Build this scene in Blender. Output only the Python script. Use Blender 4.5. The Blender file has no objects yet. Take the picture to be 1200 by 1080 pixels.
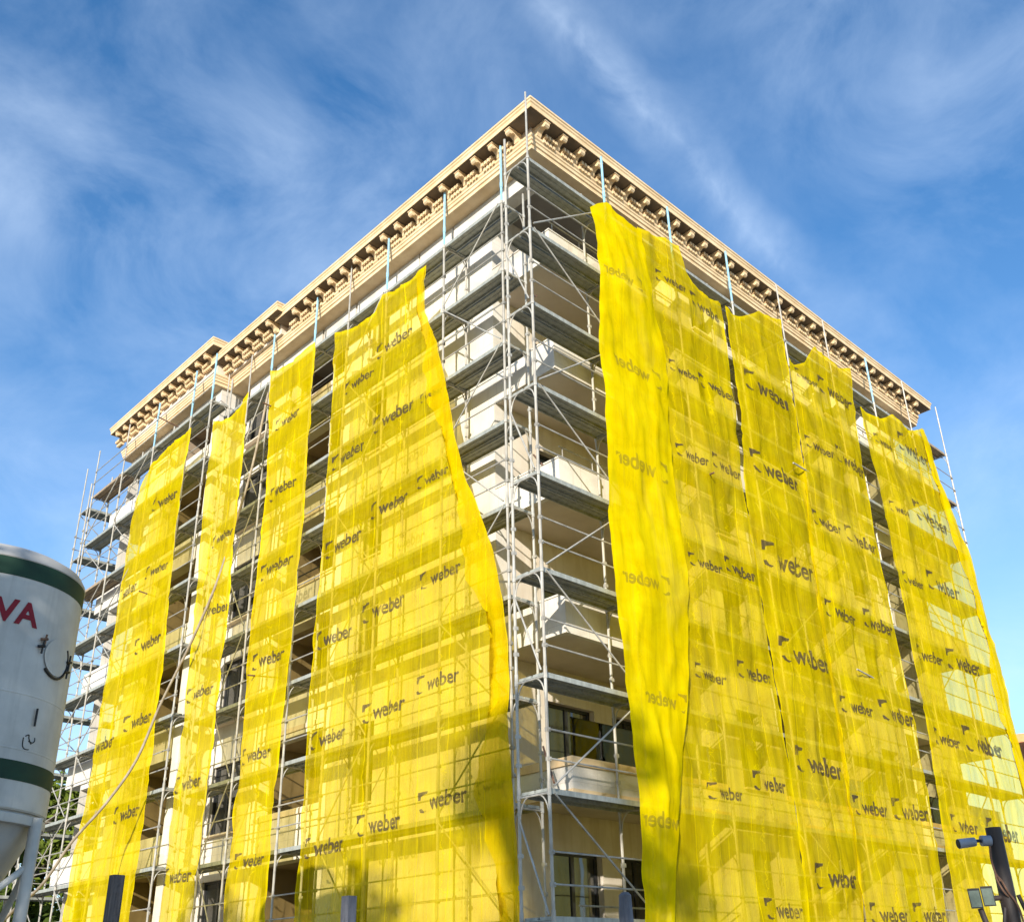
import bpy, bmesh, math, random
from math import sin, cos, pi, radians, sqrt, atan2
from mathutils import Vector, Matrix, noise
random.seed(7)
sc = bpy.context.scene
col = sc.collection
R = random.Random(11)

# ------------------------------------------------------------------ helpers
class MB:
    """collects shapes that become ONE mesh object"""
    def __init__(s): s.v = []; s.f = []; s.m = []
    def add(s, vs, fs, mi=0):
        b = len(s.v); s.v += [tuple(p) for p in vs]
        s.f += [tuple(i+b for i in f) for f in fs]; s.m += [mi]*len(fs); return s
    def box(s, a, b, mi=0):
        x0, y0, z0 = [min(p, q) for p, q in zip(a, b)]; x1, y1, z1 = [max(p, q) for p, q in zip(a, b)]
        return s.add([(x0,y0,z0),(x1,y0,z0),(x1,y1,z0),(x0,y1,z0),(x0,y0,z1),(x1,y0,z1),(x1,y1,z1),(x0,y1,z1)],
              [(0,3,2,1),(4,5,6,7),(0,1,5,4),(1,2,6,5),(2,3,7,6),(3,0,4,7)], mi)
    def obox(s, c, ax, ay, az, mi=0):
        """box with centre c and half-axis vectors"""
        c = Vector(c); ax = Vector(ax); ay = Vector(ay); az = Vector(az)
        vs = [c+i*ax+j*ay+k*az for k in (-1,1) for i, j in ((-1,-1),(1,-1),(1,1),(-1,1))]
        return s.add(vs, [(0,3,2,1),(4,5,6,7),(0,1,5,4),(1,2,6,5),(2,3,7,6),(3,0,4,7)], mi)
    def tube(s, pts, r, n=8, mi=0, cap=True, r1=None):
        pts = [Vector(p) for p in pts]; N = len(pts); rings = []
        up = None
        for i, p in enumerate(pts):
            t = (pts[min(i+1, N-1)]-pts[max(i-1, 0)]).normalized()
            if up is None:
                up = Vector((0,0,1)) if abs(t.z) < .9 else Vector((1,0,0))
            a = t.cross(up)
            if a.length < 1e-4: a = t.cross(Vector((0,1,0)))
            a.normalize(); b = a.cross(t); up = b
            rr = r if r1 is None else r+(r1-r)*i/max(1, N-1)
            rings.append([p+rr*(cos(2*pi*k/n)*a+sin(2*pi*k/n)*b) for k in range(n)])
        vs = [q for g in rings for q in g]; fs = []
        for i in range(N-1):
            for k in range(n):
                k2 = (k+1) % n
                fs.append((i*n+k, i*n+k2, (i+1)*n+k2, (i+1)*n+k))
        if cap: fs += [tuple(range(n))[::-1], tuple((N-1)*n+k for k in range(n))]
        return s.add(vs, fs, mi)
    def lathe(s, prof, c=(0,0,0), n=64, mi=0):
        vs = []; fs = []
        for r, z in prof:
            vs += [(c[0]+r*cos(2*pi*k/n), c[1]+r*sin(2*pi*k/n), c[2]+z) for k in range(n)]
        for i in range(len(prof)-1):
            for k in range(n):
                k2 = (k+1) % n; fs.append((i*n+k, i*n+k2, (i+1)*n+k2, (i+1)*n+k))
        return s.add(vs, fs, mi)
    def mesh(s, name, mats):
        me = bpy.data.meshes.new(name); me.from_pydata(s.v, [], s.f)
        for m in (mats if isinstance(mats, (list, tuple)) else [mats]): me.materials.append(m)
        if any(s.m): me.polygons.foreach_set('material_index', s.m)
        me.update(); return me
    def build(s, name, mats, parent=None, smooth=False, loc=None):
        return link(name, s.mesh(name, mats), parent, smooth, loc)

def link(name, me, parent=None, smooth=False, loc=None, rz=0):
    o = bpy.data.objects.new(name, me); col.objects.link(o)
    if parent: o.parent = parent
    if smooth:
        for p in me.polygons: p.use_smooth = True
    if loc is not None: o.location = loc
    o.rotation_euler.z = rz
    return o

def smooth_angle(o, ang=40):
    me = o.data
    for p in me.polygons: p.use_smooth = True
    bm = bmesh.new(); bm.from_mesh(me)
    for e in bm.edges:
        if len(e.link_faces) == 2 and e.calc_face_angle(0) > radians(ang): e.smooth = False
    bm.to_mesh(me); bm.free()

def tag(o, label=None, cat=None, group=None, kind=None):
    if label: o['label'] = label
    if cat: o['category'] = cat
    if group: o['group'] = group
    if kind: o['kind'] = kind
    return o

def empty(name, loc=(0,0,0)):
    o = bpy.data.objects.new(name, None); col.objects.link(o); o.location = loc
    o.empty_display_size = .2; return o

# ------------------------------------------------------------------ materials
def newmat(name):
    m = bpy.data.materials.new(name); m.use_nodes = True
    nt = m.node_tree; b = nt.nodes['Principled BSDF']; return m, nt, b
def N(nt, t, **kw):
    n = nt.nodes.new(t)
    for k, v in kw.items():
        if k in n.inputs: n.inputs[k].default_value = v
        else: setattr(n, k, v)
    return n
def ramp(nt, src, stops):
    r = nt.nodes.new('ShaderNodeValToRGB'); e = r.color_ramp.elements
    while len(e) < len(stops): e.new(.5)
    for i, (p, c) in enumerate(stops):
        e[i].position = p; e[i].color = c if len(c) == 4 else (*c, 1)
    nt.links.new(src, r.inputs[0]); return r
def coord(nt, scale=(1,1,1), kind='Object'):
    t = nt.nodes.new('ShaderNodeTexCoord'); mp = nt.nodes.new('ShaderNodeMapping')
    mp.inputs['Scale'].default_value = scale; nt.links.new(t.outputs[kind], mp.inputs[0]); return mp.outputs[0]
def noisy(name, c0, c1, scale=3, rough=.8, metal=0, stretch=(1,1,1), bump=0, bscale=40, detail=6, p0=.35, p1=.65, streak=None):
    m, nt, b = newmat(name); L = nt.links
    n = N(nt, 'ShaderNodeTexNoise', Scale=scale, Detail=detail, Roughness=.6)
    L.new(coord(nt, stretch), n.inputs['Vector'])
    r = ramp(nt, n.outputs[0], [(p0, c0), (p1, c1)])
    out = r.outputs[0]
    if streak:
        n2 = N(nt, 'ShaderNodeTexNoise', Scale=2.2, Detail=5, Roughness=.65)
        L.new(coord(nt, (3, 3, .25)), n2.inputs['Vector'])
        r2 = ramp(nt, n2.outputs[0], [(.5, (0,0,0)), (.72, (1,1,1))])
        mx = nt.nodes.new('ShaderNodeMix'); mx.data_type = 'RGBA'; mx.inputs[7].default_value = (*streak, 1)
        mm = N(nt, 'ShaderNodeMath', operation='MULTIPLY'); mm.inputs[1].default_value = .45
        L.new(r2.outputs[0], mm.inputs[0]); L.new(mm.outputs[0], mx.inputs[0]); L.new(out, mx.inputs[6]); out = mx.outputs[2]
    L.new(out, b.inputs['Base Color'])
    b.inputs['Roughness'].default_value = rough; b.inputs['Metallic'].default_value = metal
    if bump:
        n3 = N(nt, 'ShaderNodeTexNoise', Scale=bscale, Detail=4); L.new(coord(nt), n3.inputs['Vector'])
        bp = N(nt, 'ShaderNodeBump', Strength=bump, Distance=.01); L.new(n3.outputs[0], bp.inputs['Height']); L.new(bp.outputs[0], b.inputs['Normal'])
    return m
MAT = {}
def plaster_mat():
    m, nt, b = newmat('white_plaster'); L = nt.links
    big = N(nt, 'ShaderNodeTexNoise', Scale=.7, Detail=6, Roughness=.65); L.new(coord(nt), big.inputs['Vector'])
    r = ramp(nt, big.outputs[0], [(.32, (.56,.51,.43)), (.5, (.67,.63,.56)), (.68, (.74,.70,.63))])
    # trowel patches, drips below edges, joints of the insulation boards
    pt = N(nt, 'ShaderNodeTexVoronoi', Scale=.9); pt.distance = 'CHEBYCHEV'; L.new(coord(nt, (1,1,1.4)), pt.inputs['Vector'])
    p2 = ramp(nt, pt.outputs['Color'], [(.2, (.90,.89,.87)), (.8, (1,1,1))])
    mu = nt.nodes.new('ShaderNodeMix'); mu.data_type = 'RGBA'; mu.blend_type = 'MULTIPLY'; mu.inputs[0].default_value = 1
    L.new(r.outputs[0], mu.inputs[6]); L.new(p2.outputs[0], mu.inputs[7])
    st = N(nt, 'ShaderNodeTexNoise', Scale=2.6, Detail=5, Roughness=.7); L.new(coord(nt, (3.5,3.5,.3)), st.inputs['Vector'])
    s2 = ramp(nt, st.outputs[0], [(.56, (0,0,0)), (.74, (1,1,1))])
    mm = N(nt, 'ShaderNodeMath', operation='MULTIPLY'); mm.inputs[1].default_value = .5; L.new(s2.outputs[0], mm.inputs[0])
    mx = nt.nodes.new('ShaderNodeMix'); mx.data_type = 'RGBA'; mx.inputs[7].default_value = (.46,.40,.32,1)
    L.new(mm.outputs[0], mx.inputs[0]); L.new(mu.outputs[2], mx.inputs[6])
    tc = nt.nodes.new('ShaderNodeTexCoord'); sp = nt.nodes.new('ShaderNodeSeparateXYZ'); L.new(tc.outputs['Object'], sp.inputs[0])
    def q(op, a, c):
        n = nt.nodes.new('ShaderNodeMath'); n.operation = op
        for i, v in enumerate((a, c)):
            if isinstance(v, (int, float)): n.inputs[i].default_value = v
            elif v is not None: L.new(v, n.inputs[i])
        return n.outputs[0]
    js = []
    for o, w in ((sp.outputs[2], .765), (q('ADD', sp.outputs[0], sp.outputs[1]), 1.21)):
        f = q('ABSOLUTE', q('SUBTRACT', q('FRACT', q('DIVIDE', o, w), None), .5), None); js.append(q('LESS_THAN', f, .006/w))
    j = q('MULTIPLY', q('MAXIMUM', js[0], js[1]), .35)
    m3 = nt.nodes.new('ShaderNodeMix'); m3.data_type = 'RGBA'; m3.inputs[7].default_value = (.30,.27,.23,1)
    L.new(j, m3.inputs[0]); L.new(mx.outputs[2], m3.inputs[6]); L.new(m3.outputs[2], b.inputs['Base Color'])
    b.inputs['Roughness'].default_value = .92
    bn = N(nt, 'ShaderNodeTexNoise', Scale=30, Detail=4); L.new(coord(nt), bn.inputs['Vector'])
    bp = N(nt, 'ShaderNodeBump', Strength=.3, Distance=.012); L.new(bn.outputs[0], bp.inputs['Height']); L.new(bp.outputs[0], b.inputs['Normal']); return m
MAT['plaster'] = plaster_mat()
MAT['basecoat'] = noisy('base_coat', (.58,.51,.42), (.70,.63,.53), 1.1, .9, bump=.25, streak=(.48,.39,.28))
MAT['soffit'] = noisy('soffit_plaster', (.55,.475,.39), (.66,.58,.48), 1.0, .9, bump=.2)
MAT['stone'] = noisy('sand_stone_trim', (.64,.455,.245), (.77,.59,.36), 2.2, .8, bump=.15, streak=(.58,.42,.26))
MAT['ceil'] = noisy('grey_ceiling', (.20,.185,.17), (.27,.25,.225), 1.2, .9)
MAT['loggia'] = noisy('loggia_render_shaded', (.26,.20,.14), (.36,.28,.20), 1.0, .9)  # wall render darkened for the recesses, their shade put into the colour
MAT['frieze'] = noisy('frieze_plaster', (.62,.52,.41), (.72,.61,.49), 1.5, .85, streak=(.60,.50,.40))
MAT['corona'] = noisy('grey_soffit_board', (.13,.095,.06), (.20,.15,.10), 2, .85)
MAT['steel'] = noisy('galvanised_tube', (.30,.285,.25), (.50,.475,.41), 5, .5, .25, stretch=(1,1,.5), streak=(.34,.27,.18))
MAT['deckm'] = noisy('galvanised_deck', (.26,.27,.235), (.40,.41,.36), 4, .55, .15, stretch=(2,2,1), streak=(.15,.14,.11))
MAT['deckwood'] = noisy('plywood_deck', (.26,.19,.12), (.38,.29,.19), 4, .75, stretch=(2,2,1), streak=(.15,.11,.07))
MAT['blue'] = noisy('blue_painted_tube', (.20,.42,.58), (.34,.56,.68), 6, .45)
MAT['rust'] = noisy('rusty_tube', (.10,.05,.03), (.22,.12,.07), 9, .8)
MAT['dark'] = noisy('anthracite_frame', (.012,.013,.015), (.03,.03,.032), 5, .4)
MAT['black'] = noisy('black_rubber', (.008,.008,.008), (.02,.018,.016), 9, .6)
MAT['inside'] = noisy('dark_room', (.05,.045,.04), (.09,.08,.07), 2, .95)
MAT['silo'] = noisy('silo_paint', (.44,.43,.39), (.60,.585,.53), 1.4, .6, streak=(.36,.35,.31), bump=.1, bscale=12)
MAT['silograss'] = noisy('silo_dome_grey', (.36,.35,.33), (.46,.45,.42), 2, .55)
MAT['green'] = noisy('green_band', (.004,.030,.014), (.006,.045,.020), 3, .75)
MAT['red'] = noisy('red_letter', (.20,.004,.012), (.26,.006,.016), 6, .75)
MAT['wood'] = noisy('weathered_post', (.035,.034,.036), (.10,.095,.095), 14, .85, stretch=(3,3,.3), bump=.5, bscale=30)
MAT['woodgrey'] = noisy('grey_post', (.09,.09,.10), (.17,.17,.19), 12, .8, stretch=(3,3,.4), bump=.4, bscale=30)
MAT['pole'] = noisy('dark_brown_pole', (.018,.012,.010), (.05,.036,.030), 8, .6, stretch=(2,2,.2))
MAT['cam'] = noisy('camera_case', (.16,.19,.24), (.26,.30,.36), 6, .4)
MAT['lampglass'] = noisy('lamp_face', (.10,.13,.11), (.18,.22,.19), 8, .25)
MAT['hose'] = noisy('dusty_hose', (.24,.19,.13), (.36,.30,.22), 5, .7)
MAT['bark'] = noisy('bark', (.05,.035,.022), (.11,.08,.055), 7, .95, stretch=(3,3,.5), bump=.6)
MAT['ground'] = noisy('sandy_ground', (.27,.24,.19), (.38,.34,.28), .6, .95, bump=.5, bscale=6)
MAT['orange'] = noisy('orange_edge', (.60,.22,.06), (.72,.30,.10), 3, .6)
MAT['pale'] = noisy('pale_blue_wall', (.50,.52,.53), (.60,.62,.63), 1, .8)
MAT['rendergrey'] = noisy('pier_grey', (.17,.14,.12), (.24,.20,.17), 2, .9)
MAT['ink'] = None

def glass_mat():
    m, nt, b = newmat('window_glass')
    n = N(nt, 'ShaderNodeTexNoise', Scale=1.3, Detail=2); nt.links.new(coord(nt), n.inputs['Vector'])
    bp = N(nt, 'ShaderNodeBump', Strength=.04, Distance=.03); nt.links.new(n.outputs[0], bp.inputs['Height']); nt.links.new(bp.outputs[0], b.inputs['Normal'])
    b.inputs['Base Color'].default_value = (.012,.014,.014,1); b.inputs['Roughness'].default_value = .04
    b.inputs['IOR'].default_value = 1.9
    return m
MAT['glass'] = glass_mat()
def railglass_mat():
    m, nt, b = newmat('railing_glass'); L = nt.links
    g = N(nt, 'ShaderNodeBsdfGlossy', Roughness=.04); t = N(nt, 'ShaderNodeBsdfTransparent'); t.inputs[0].default_value = (.8,.87,.85,1)
    fr = N(nt, 'ShaderNodeFresnel', IOR=1.7); mx = nt.nodes.new('ShaderNodeMixShader')
    L.new(fr.outputs[0], mx.inputs[0]); L.new(t.outputs[0], mx.inputs[1]); L.new(g.outputs[0], mx.inputs[2])
    L.new(mx.outputs[0], nt.nodes['Material Output'].inputs[0]); return m
MAT['railglass'] = railglass_mat()

def leaf_mat(name, c0, c1):
    m, nt, b = newmat(name); L = nt.links
    n = N(nt, 'ShaderNodeTexNoise', Scale=.9, Detail=3); L.new(coord(nt), n.inputs['Vector'])
    r = ramp(nt, n.outputs[0], [(.3, c0), (.7, c1)])
    d = N(nt, 'ShaderNodeBsdfDiffuse'); t = N(nt, 'ShaderNodeBsdfTranslucent'); mx = nt.nodes.new('ShaderNodeMixShader'); mx.inputs[0].default_value = .3
    L.new(r.outputs[0], d.inputs[0]); L.new(r.outputs[0], t.inputs[0]); L.new(d.outputs[0], mx.inputs[1]); L.new(t.outputs[0], mx.inputs[2])
    L.new(mx.outputs[0], nt.nodes['Material Output'].inputs[0]); return m
MAT['leaf'] = leaf_mat('tree_leaves', (.085,.125,.018), (.20,.25,.045))
MAT['leafdark'] = leaf_mat('dark_tree_leaves', (.04,.065,.014), (.11,.15,.03))

def net_mat(name, cover, seed):
    m, nt, b = newmat(name); L = nt.links
    uv = nt.nodes.new('ShaderNodeUVMap')
    def mapped(sx, sy):
        mp = nt.nodes.new('ShaderNodeMapping'); mp.inputs['Scale'].default_value = (sx, sy, 1); mp.inputs['Location'].default_value = (seed*3.7, seed*1.9, 0)
        L.new(uv.outputs[0], mp.inputs[0]); return mp.outputs[0]
    # long soft streaks, fine threads, and stretched seams
    a = N(nt, 'ShaderNodeTexNoise', Scale=1, Detail=4, Roughness=.55, Distortion=.6); L.new(mapped(1.3, .16), a.inputs['Vector'])
    f = N(nt, 'ShaderNodeTexNoise', Scale=1, Detail=3, Roughness=.7); L.new(mapped(13, .7), f.inputs['Vector'])
    w = N(nt, 'ShaderNodeTexNoise', Scale=1, Detail=6, Roughness=.6, Distortion=1.2); L.new(mapped(1.1, 1.5), w.inputs['Vector'])
    sx = nt.nodes.new('ShaderNodeSeparateXYZ'); L.new(uv.outputs[0], sx.inputs[0])
    def mth(op, x, y=None):
        q = nt.nodes.new('ShaderNodeMath'); q.operation = op
        for i, v in enumerate((x, y)):
            if v is None: continue
            if isinstance(v, (int, float)): q.inputs[i].default_value = v
            else: L.new(v, q.inputs[i])
        return q.outputs[0]
    # selvedge seams every 0.93 m, wandering a little
    wob = mth('MULTIPLY', a.outputs[0], .35)
    ph = mth('FRACT', mth('ADD', mth('DIVIDE', sx.outputs[0], .93), wob))
    seam = mth('LESS_THAN', mth('ABSOLUTE', mth('SUBTRACT', ph, .5)), .013)
    # two fine creases
    cr = mth('LESS_THAN', mth('ABSOLUTE', mth('SUBTRACT', mth('FRACT', mth('ADD', mth('MULTIPLY', sx.outputs[0], .62), mth('MULTIPLY', w.outputs[0], .55))), .5)), .008)
    fac = mth('ADD', cover, mth('MULTIPLY', mth('SUBTRACT', a.outputs[0], .5), .38))
    fac = mth('ADD', fac, mth('MULTIPLY', mth('SUBTRACT', f.outputs[0], .5), .42))
    fac = mth('ADD', fac, mth('MULTIPLY', mth('SUBTRACT', w.outputs[0], .5), .12))
    fac = mth('ADD', fac, mth('MULTIPLY', seam, .28))
    ea = nt.nodes.new('ShaderNodeAttribute'); ea.attribute_name = 'edge'
    fac = mth('ADD', fac, mth('MULTIPLY', cr, .2))
    fac = mth('ADD', fac, mth('MULTIPLY', ea.outputs['Fac'], .35))
    pz = N(nt, 'ShaderNodeTexNoise', Scale=1, Detail=5, Roughness=.7, Distortion=.8); L.new(mapped(.55, .28), pz.inputs['Vector'])
    h0 = ramp(nt, w.outputs[0], [(.3, (.81,.595,.0)), (.7, (.89,.71,.003))])
    dust = ramp(nt, pz.outputs[0], [(.55, (0,0,0)), (.75, (.14,.14,.14))])
    hue = nt.nodes.new('ShaderNodeMix'); hue.data_type = 'RGBA'; hue.inputs[7].default_value = (.80,.68,.22,1)
    L.new(dust.outputs[0], hue.inputs[0]); L.new(h0.outputs[0], hue.inputs[6])
    fac = mth('ADD', fac, mth('MULTIPLY', mth('SUBTRACT', pz.outputs[0], .5), -.22))
    cl = nt.nodes.new('ShaderNodeClamp'); L.new(fac, cl.inputs[0]); cl.inputs[1].default_value = .25; cl.inputs[2].default_value = .97
    d = N(nt, 'ShaderNodeBsdfDiffuse'); t = N(nt, 'ShaderNodeBsdfTranslucent'); mx = nt.nodes.new('ShaderNodeMixShader'); mx.inputs[0].default_value = .35
    hh = mth('ADD', w.outputs[0], mth('MULTIPLY', f.outputs[0], .35)); bp = N(nt, 'ShaderNodeBump', Strength=.4, Distance=.03); L.new(hh, bp.inputs['Height']); L.new(bp.outputs[0], d.inputs['Normal'])
    L.new(hue.outputs[2], d.inputs[0]); L.new(hue.outputs[2], t.inputs[0]); L.new(d.outputs[0], mx.inputs[1]); L.new(t.outputs[0], mx.inputs[2])
    tr = N(nt, 'ShaderNodeBsdfTransparent'); tr.inputs[0].default_value = (1,.90,.46,1)
    m2 = nt.nodes.new('ShaderNodeMixShader'); L.new(cl.outputs[0], m2.inputs[0]); L.new(tr.outputs[0], m2.inputs[1]); L.new(mx.outputs[0], m2.inputs[2])
    L.new(m2.outputs[0], nt.nodes['Material Output'].inputs[0]); return m

def ink_mat(name, dens):
    m, nt, b = newmat(name); L = nt.links
    n = N(nt, 'ShaderNodeTexNoise', Scale=2.6, Detail=6, Roughness=.75); L.new(coord(nt, kind='Object'), n.inputs['Vector'])
    r = ramp(nt, n.outputs[0], [(.32, (dens*.2,)*3), (.44, (dens*.8,)*3), (.6, (dens,)*3)])
    d = N(nt, 'ShaderNodeBsdfDiffuse'); d.inputs[0].default_value = (.045,.036,.034,1)
    t = N(nt, 'ShaderNodeBsdfTransparent'); mx = nt.nodes.new('ShaderNodeMixShader')
    L.new(r.outputs[0], mx.inputs[0]); L.new(t.outputs[0], mx.inputs[1]); L.new(d.outputs[0], mx.inputs[2])
    L.new(mx.outputs[0], nt.nodes['Material Output'].inputs[0]); return m
MAT['ink'] = ink_mat('faded_print', .74)
MAT['inkback'] = ink_mat('print_seen_from_behind', .30)

# ------------------------------------------------------------------ setting
me = MB().add([(-900,-900,0),(900,-900,0),(900,900,0),(-900,900,0)], [(0,1,2,3)])
tag(me.build('ground', MAT['ground']), kind='structure')

# ------------------------------------------------------------------ building
B = tag(empty('apartment_building', (1.5, .85, 0)), 'unfinished cream apartment block with a sand coloured bracketed cornice, behind the scaffold and yellow nets', 'apartment building')
B_off = Vector((1.5, .85, 0))
def bpart(mb, name, mat, parent=None, smooth=False):
    """vertices are in world space; parts hang under the building's Empty"""
    o = mb.build(name, mat, parent or B, smooth)
    if parent is None or parent is B: o.location = -B_off
    return o

def wall_holes(mb, axis, p, th, u0, u1, z0, z1, holes, mi=0):
    """wall face at axis-coordinate p, body behind it (p+th), rectangular holes (u0,u1,z0,z1) with reveals"""
    us = sorted({u0, u1, *[h[0] for h in holes], *[h[1] for h in holes]}); zs = sorted({z0, z1, *[h[2] for h in holes], *[h[3] for h in holes]})
    us = [u for u in us if u0 <= u <= u1]; zs = [z for z in zs if z0 <= z <= z1]
    def pt(d, u, z): return (d, u, z) if axis == 'x' else (u, d, z)
    solid = lambda u, z: not any(h[0] < u < h[1] and h[2] < z < h[3] for h in holes)
    for i in range(len(us)-1):
        for j in range(len(zs)-1):
            if not solid((us[i]+us[i+1])/2, (zs[j]+zs[j+1])/2): continue
            for d in (p, p+th):
                mb.add([pt(d,us[i],zs[j]),pt(d,us[i+1],zs[j]),pt(d,us[i+1],zs[j+1]),pt(d,us[i],zs[j+1])], [(0,1,2,3)], mi)
    for h in holes+[(u0,u1,z0,z1)]:
        for (a, b) in (((h[0],h[2]),(h[1],h[2])),((h[1],h[2]),(h[1],h[3])),((h[1],h[3]),(h[0],h[3])),((h[0],h[3]),(h[0],h[2]))):
            mb.add([pt(p,*a),pt(p,*b),pt(p+th,*b),pt(p+th,*a)], [(0,1,2,3)], mi)

FL = 3.07
def window(axis, p, u0, u1, z0, z1, n=2, name='window', sill=True):
    """frame set in the reveal with mullions; pane and sill are sub-parts"""
    def bx(mb, d0, d1, a, b, c, d): mb.box((d0,a,c) if axis == 'x' else (a,d0,c), (d1,b,d) if axis == 'x' else (b,d1,d))
    fr = MB(); w = .065
    bx(fr, p, p+.07, u0, u1, z0, z0+w); bx(fr, p, p+.07, u0, u1, z1-w, z1)
    bx(fr, p, p+.07, u0, u0+w, z0+w, z1-w); bx(fr, p, p+.07, u1-w, u1, z0+w, z1-w)
    for k in range(1, n):
        u = u0+(u1-u0)*k/n; bx(fr, p+.004, p+.066, u-.05, u+.05, z0+w, z1-w)
    f = bpart(fr, name, MAT['dark'])
    pn = MB(); bx(pn, p+.03, p+.04, u0+w-.01, u1-w+.01, z0+w-.01, z1-w+.01); pn.build('pane', MAT['glass'], f)
    if sill:
        s = MB(); bx(s, p-.26, p+.02, u0-.02, u1+.02, z0-.045, z0-.002); s.build('sill', MAT['frieze'], f)
    return f

# left facade, near part: plane x = 1.5
XA = 1.5; ZT = 19.9; YC0 = 14.95
hA = []
W1 = [(7.1, 7.9, 5.45+FL*k, 7.3+FL*k) for k in range(-1, 5)]
W0 = [(4.35, 5.35, 5.45+FL*k, 7.3+FL*k) for k in range(-1, 5)]
W2 = [(13.2, 14.75, 5.48+FL*k, 7.38+FL*k) for k in range(-1, 5)]
LG = [(9.25, 12.25, 8.78+FL*k, 10.62+FL*k) for k in range(-2, 4)]
mb = MB(); wall_holes(mb, 'x', XA, .4, 2.83, YC0-.003, 0, ZT, W1+W2+LG)
bpart(mb, 'wall', MAT['plaster'])['label'] = 'white rendered left wall with window and loggia openings'
for h in W1: window('x', XA+.2, *h, n=2)
for h in W2: window('x', XA+.09, *h, n=2)
for a_, b_, z_ in ((1.15, 3.9, 19.25), (3.95, 5.3, 19.1), (5.36, 8.2, 19.3), (8.3, 9.9, 19.12), (10.0, 12.6, 19.28), (12.7, 14.2, 19.15)):
    m = MB(); m.box((1.14, a_, z_), (XA-.003, b_, 19.725)); bpart(m, 'lintel_board', MAT['plaster'])
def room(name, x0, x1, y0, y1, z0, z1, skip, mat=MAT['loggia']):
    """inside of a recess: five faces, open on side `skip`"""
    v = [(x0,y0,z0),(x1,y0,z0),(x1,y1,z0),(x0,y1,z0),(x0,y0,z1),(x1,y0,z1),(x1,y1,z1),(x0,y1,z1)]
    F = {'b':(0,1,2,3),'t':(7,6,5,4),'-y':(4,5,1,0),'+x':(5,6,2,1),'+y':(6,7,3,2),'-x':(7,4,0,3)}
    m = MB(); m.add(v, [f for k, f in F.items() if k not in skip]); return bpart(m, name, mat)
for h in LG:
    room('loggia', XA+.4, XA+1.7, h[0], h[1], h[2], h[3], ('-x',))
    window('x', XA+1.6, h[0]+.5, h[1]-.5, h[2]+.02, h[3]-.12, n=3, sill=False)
    # thin rail and slab line in the opening
    r = MB(); r.tube([(XA+.12, h[0], h[2]+.30), (XA+.12, h[1], h[2]+.30)], .022)
    bpart(r, 'railing', MAT['dark'])
    s = MB(); s.box((XA-.05, h[0]-.1, h[2]-.16), (XA+.003, h[1]+.1, h[2]-.03)); s.box((XA-.04, h[0]-.1, h[2]-1.12), (XA+.003, h[1]+.1, h[2]-1.0))
    bpart(s, 'band', MAT['frieze'])

# left facade, far projecting part: plane x = 0.5
XC = .5; YC0 = 14.95; YC1 = 21.75; YE = 22.9
LC = [(15.35, 18.3, 8.62+FL*k, 10.72+FL*k) for k in range(-3, 4)] + [(19.4, YC1-.02, 8.62+FL*k, 10.72+FL*k) for k in range(-3, 4)]
LC = [(a, b, max(c, .3), min(d, 19.6)) for a, b, c, d in LC if d > .6]
mb = MB(); wall_holes(mb, 'x', XC, .35, YC0, YC1, 0, ZT, LC)
mb.add([(XC+.35,YC0,0),(XA-.002,YC0,0),(XA-.002,YC0,ZT),(XC+.35,YC0,ZT)], [(0,1,2,3)])
bpart(mb, 'wall', MAT['plaster'])
for h in LC:
    if h[0] < 18:
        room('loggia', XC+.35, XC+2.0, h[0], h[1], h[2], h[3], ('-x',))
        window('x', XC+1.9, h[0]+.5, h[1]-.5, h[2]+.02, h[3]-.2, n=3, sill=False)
# end wall of the far part, set back, balconies stick out past it
mb = MB(); wall_holes(mb, 'y', 20.6, -.3, XC+.36, 14, 0, ZT, [(1.6, 3.2, 8.62+FL*k, 10.6+FL*k) for k in range(-2, 4)]); bpart(mb, 'wall', MAT['plaster'])
mb = MB(); wall_holes(mb, 'x', XC+1.9, .2, 19.2, 20.3, 0, ZT, []); bpart(mb, 'wall', MAT['basecoat'])
for k in range(-1, 5):
    z = 4.77+FL*k-.02
    if z < .2: continue
    m = MB(); m.box((XC-.06, 18.9, z), (XC+.08, YE, z+.85)); m.box((XC+.08, YE-.14, z), (5, YE, z+.85)); m.box((XC+.08, YC1-1.6, z+.01), (5, YE-.14, z+.22))
    bpart(m, 'balcony', MAT['plaster'])

# right facade: recessed wall y = 2.83, balconies and bays at y = 0.85
YR = .85; YW = 2.83; XR = 21.2
doors = []
for (a, b) in ((2.9, 4.42), (5.02, 6.3), (9.2, 10.9), (11.2, 12.8), (16.0, 17.2)):
    doors += [(a, b, 5.02+FL*k, 7.12+FL*k) for k in range(-1, 5)]
mb = MB(); wall_holes(mb, 'y', YW, .3, XA+.4, 19.0, 0, ZT, doors); bpart(mb, 'wall', MAT['basecoat'])
for h in doors: window('y', YW+.15, *h, n=2, sill=False)
bays = [(6.5, 8.75, [(7.05, 7.95)]), (13.2, 15.4, [(13.8, 14.8)]), (17.5, 18.75, [])]
for (a, b, ws) in bays:
    hs = [(c, d, 5.45+FL*k, 7.2+FL*k) for c, d in ws for k in range(-1, 5)]
    mb = MB(); wall_holes(mb, 'y', YR, .3, a, b, 0, ZT, hs)
    for u in (a, b): mb.add([(u,YR+.302,0),(u,YW,0),(u,YW,ZT),(u,YR+.302,ZT)], [(0,1,2,3)])
    bpart(mb, 'wall', MAT['plaster'])
    for h in hs: window('y', YR+.16, *h, n=2)
segs = [(XA, 6.5, True, False), (8.75, 13.2, False, False), (15.4, 17.5, False, False), (18.75, XR, False, True)]
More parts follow.
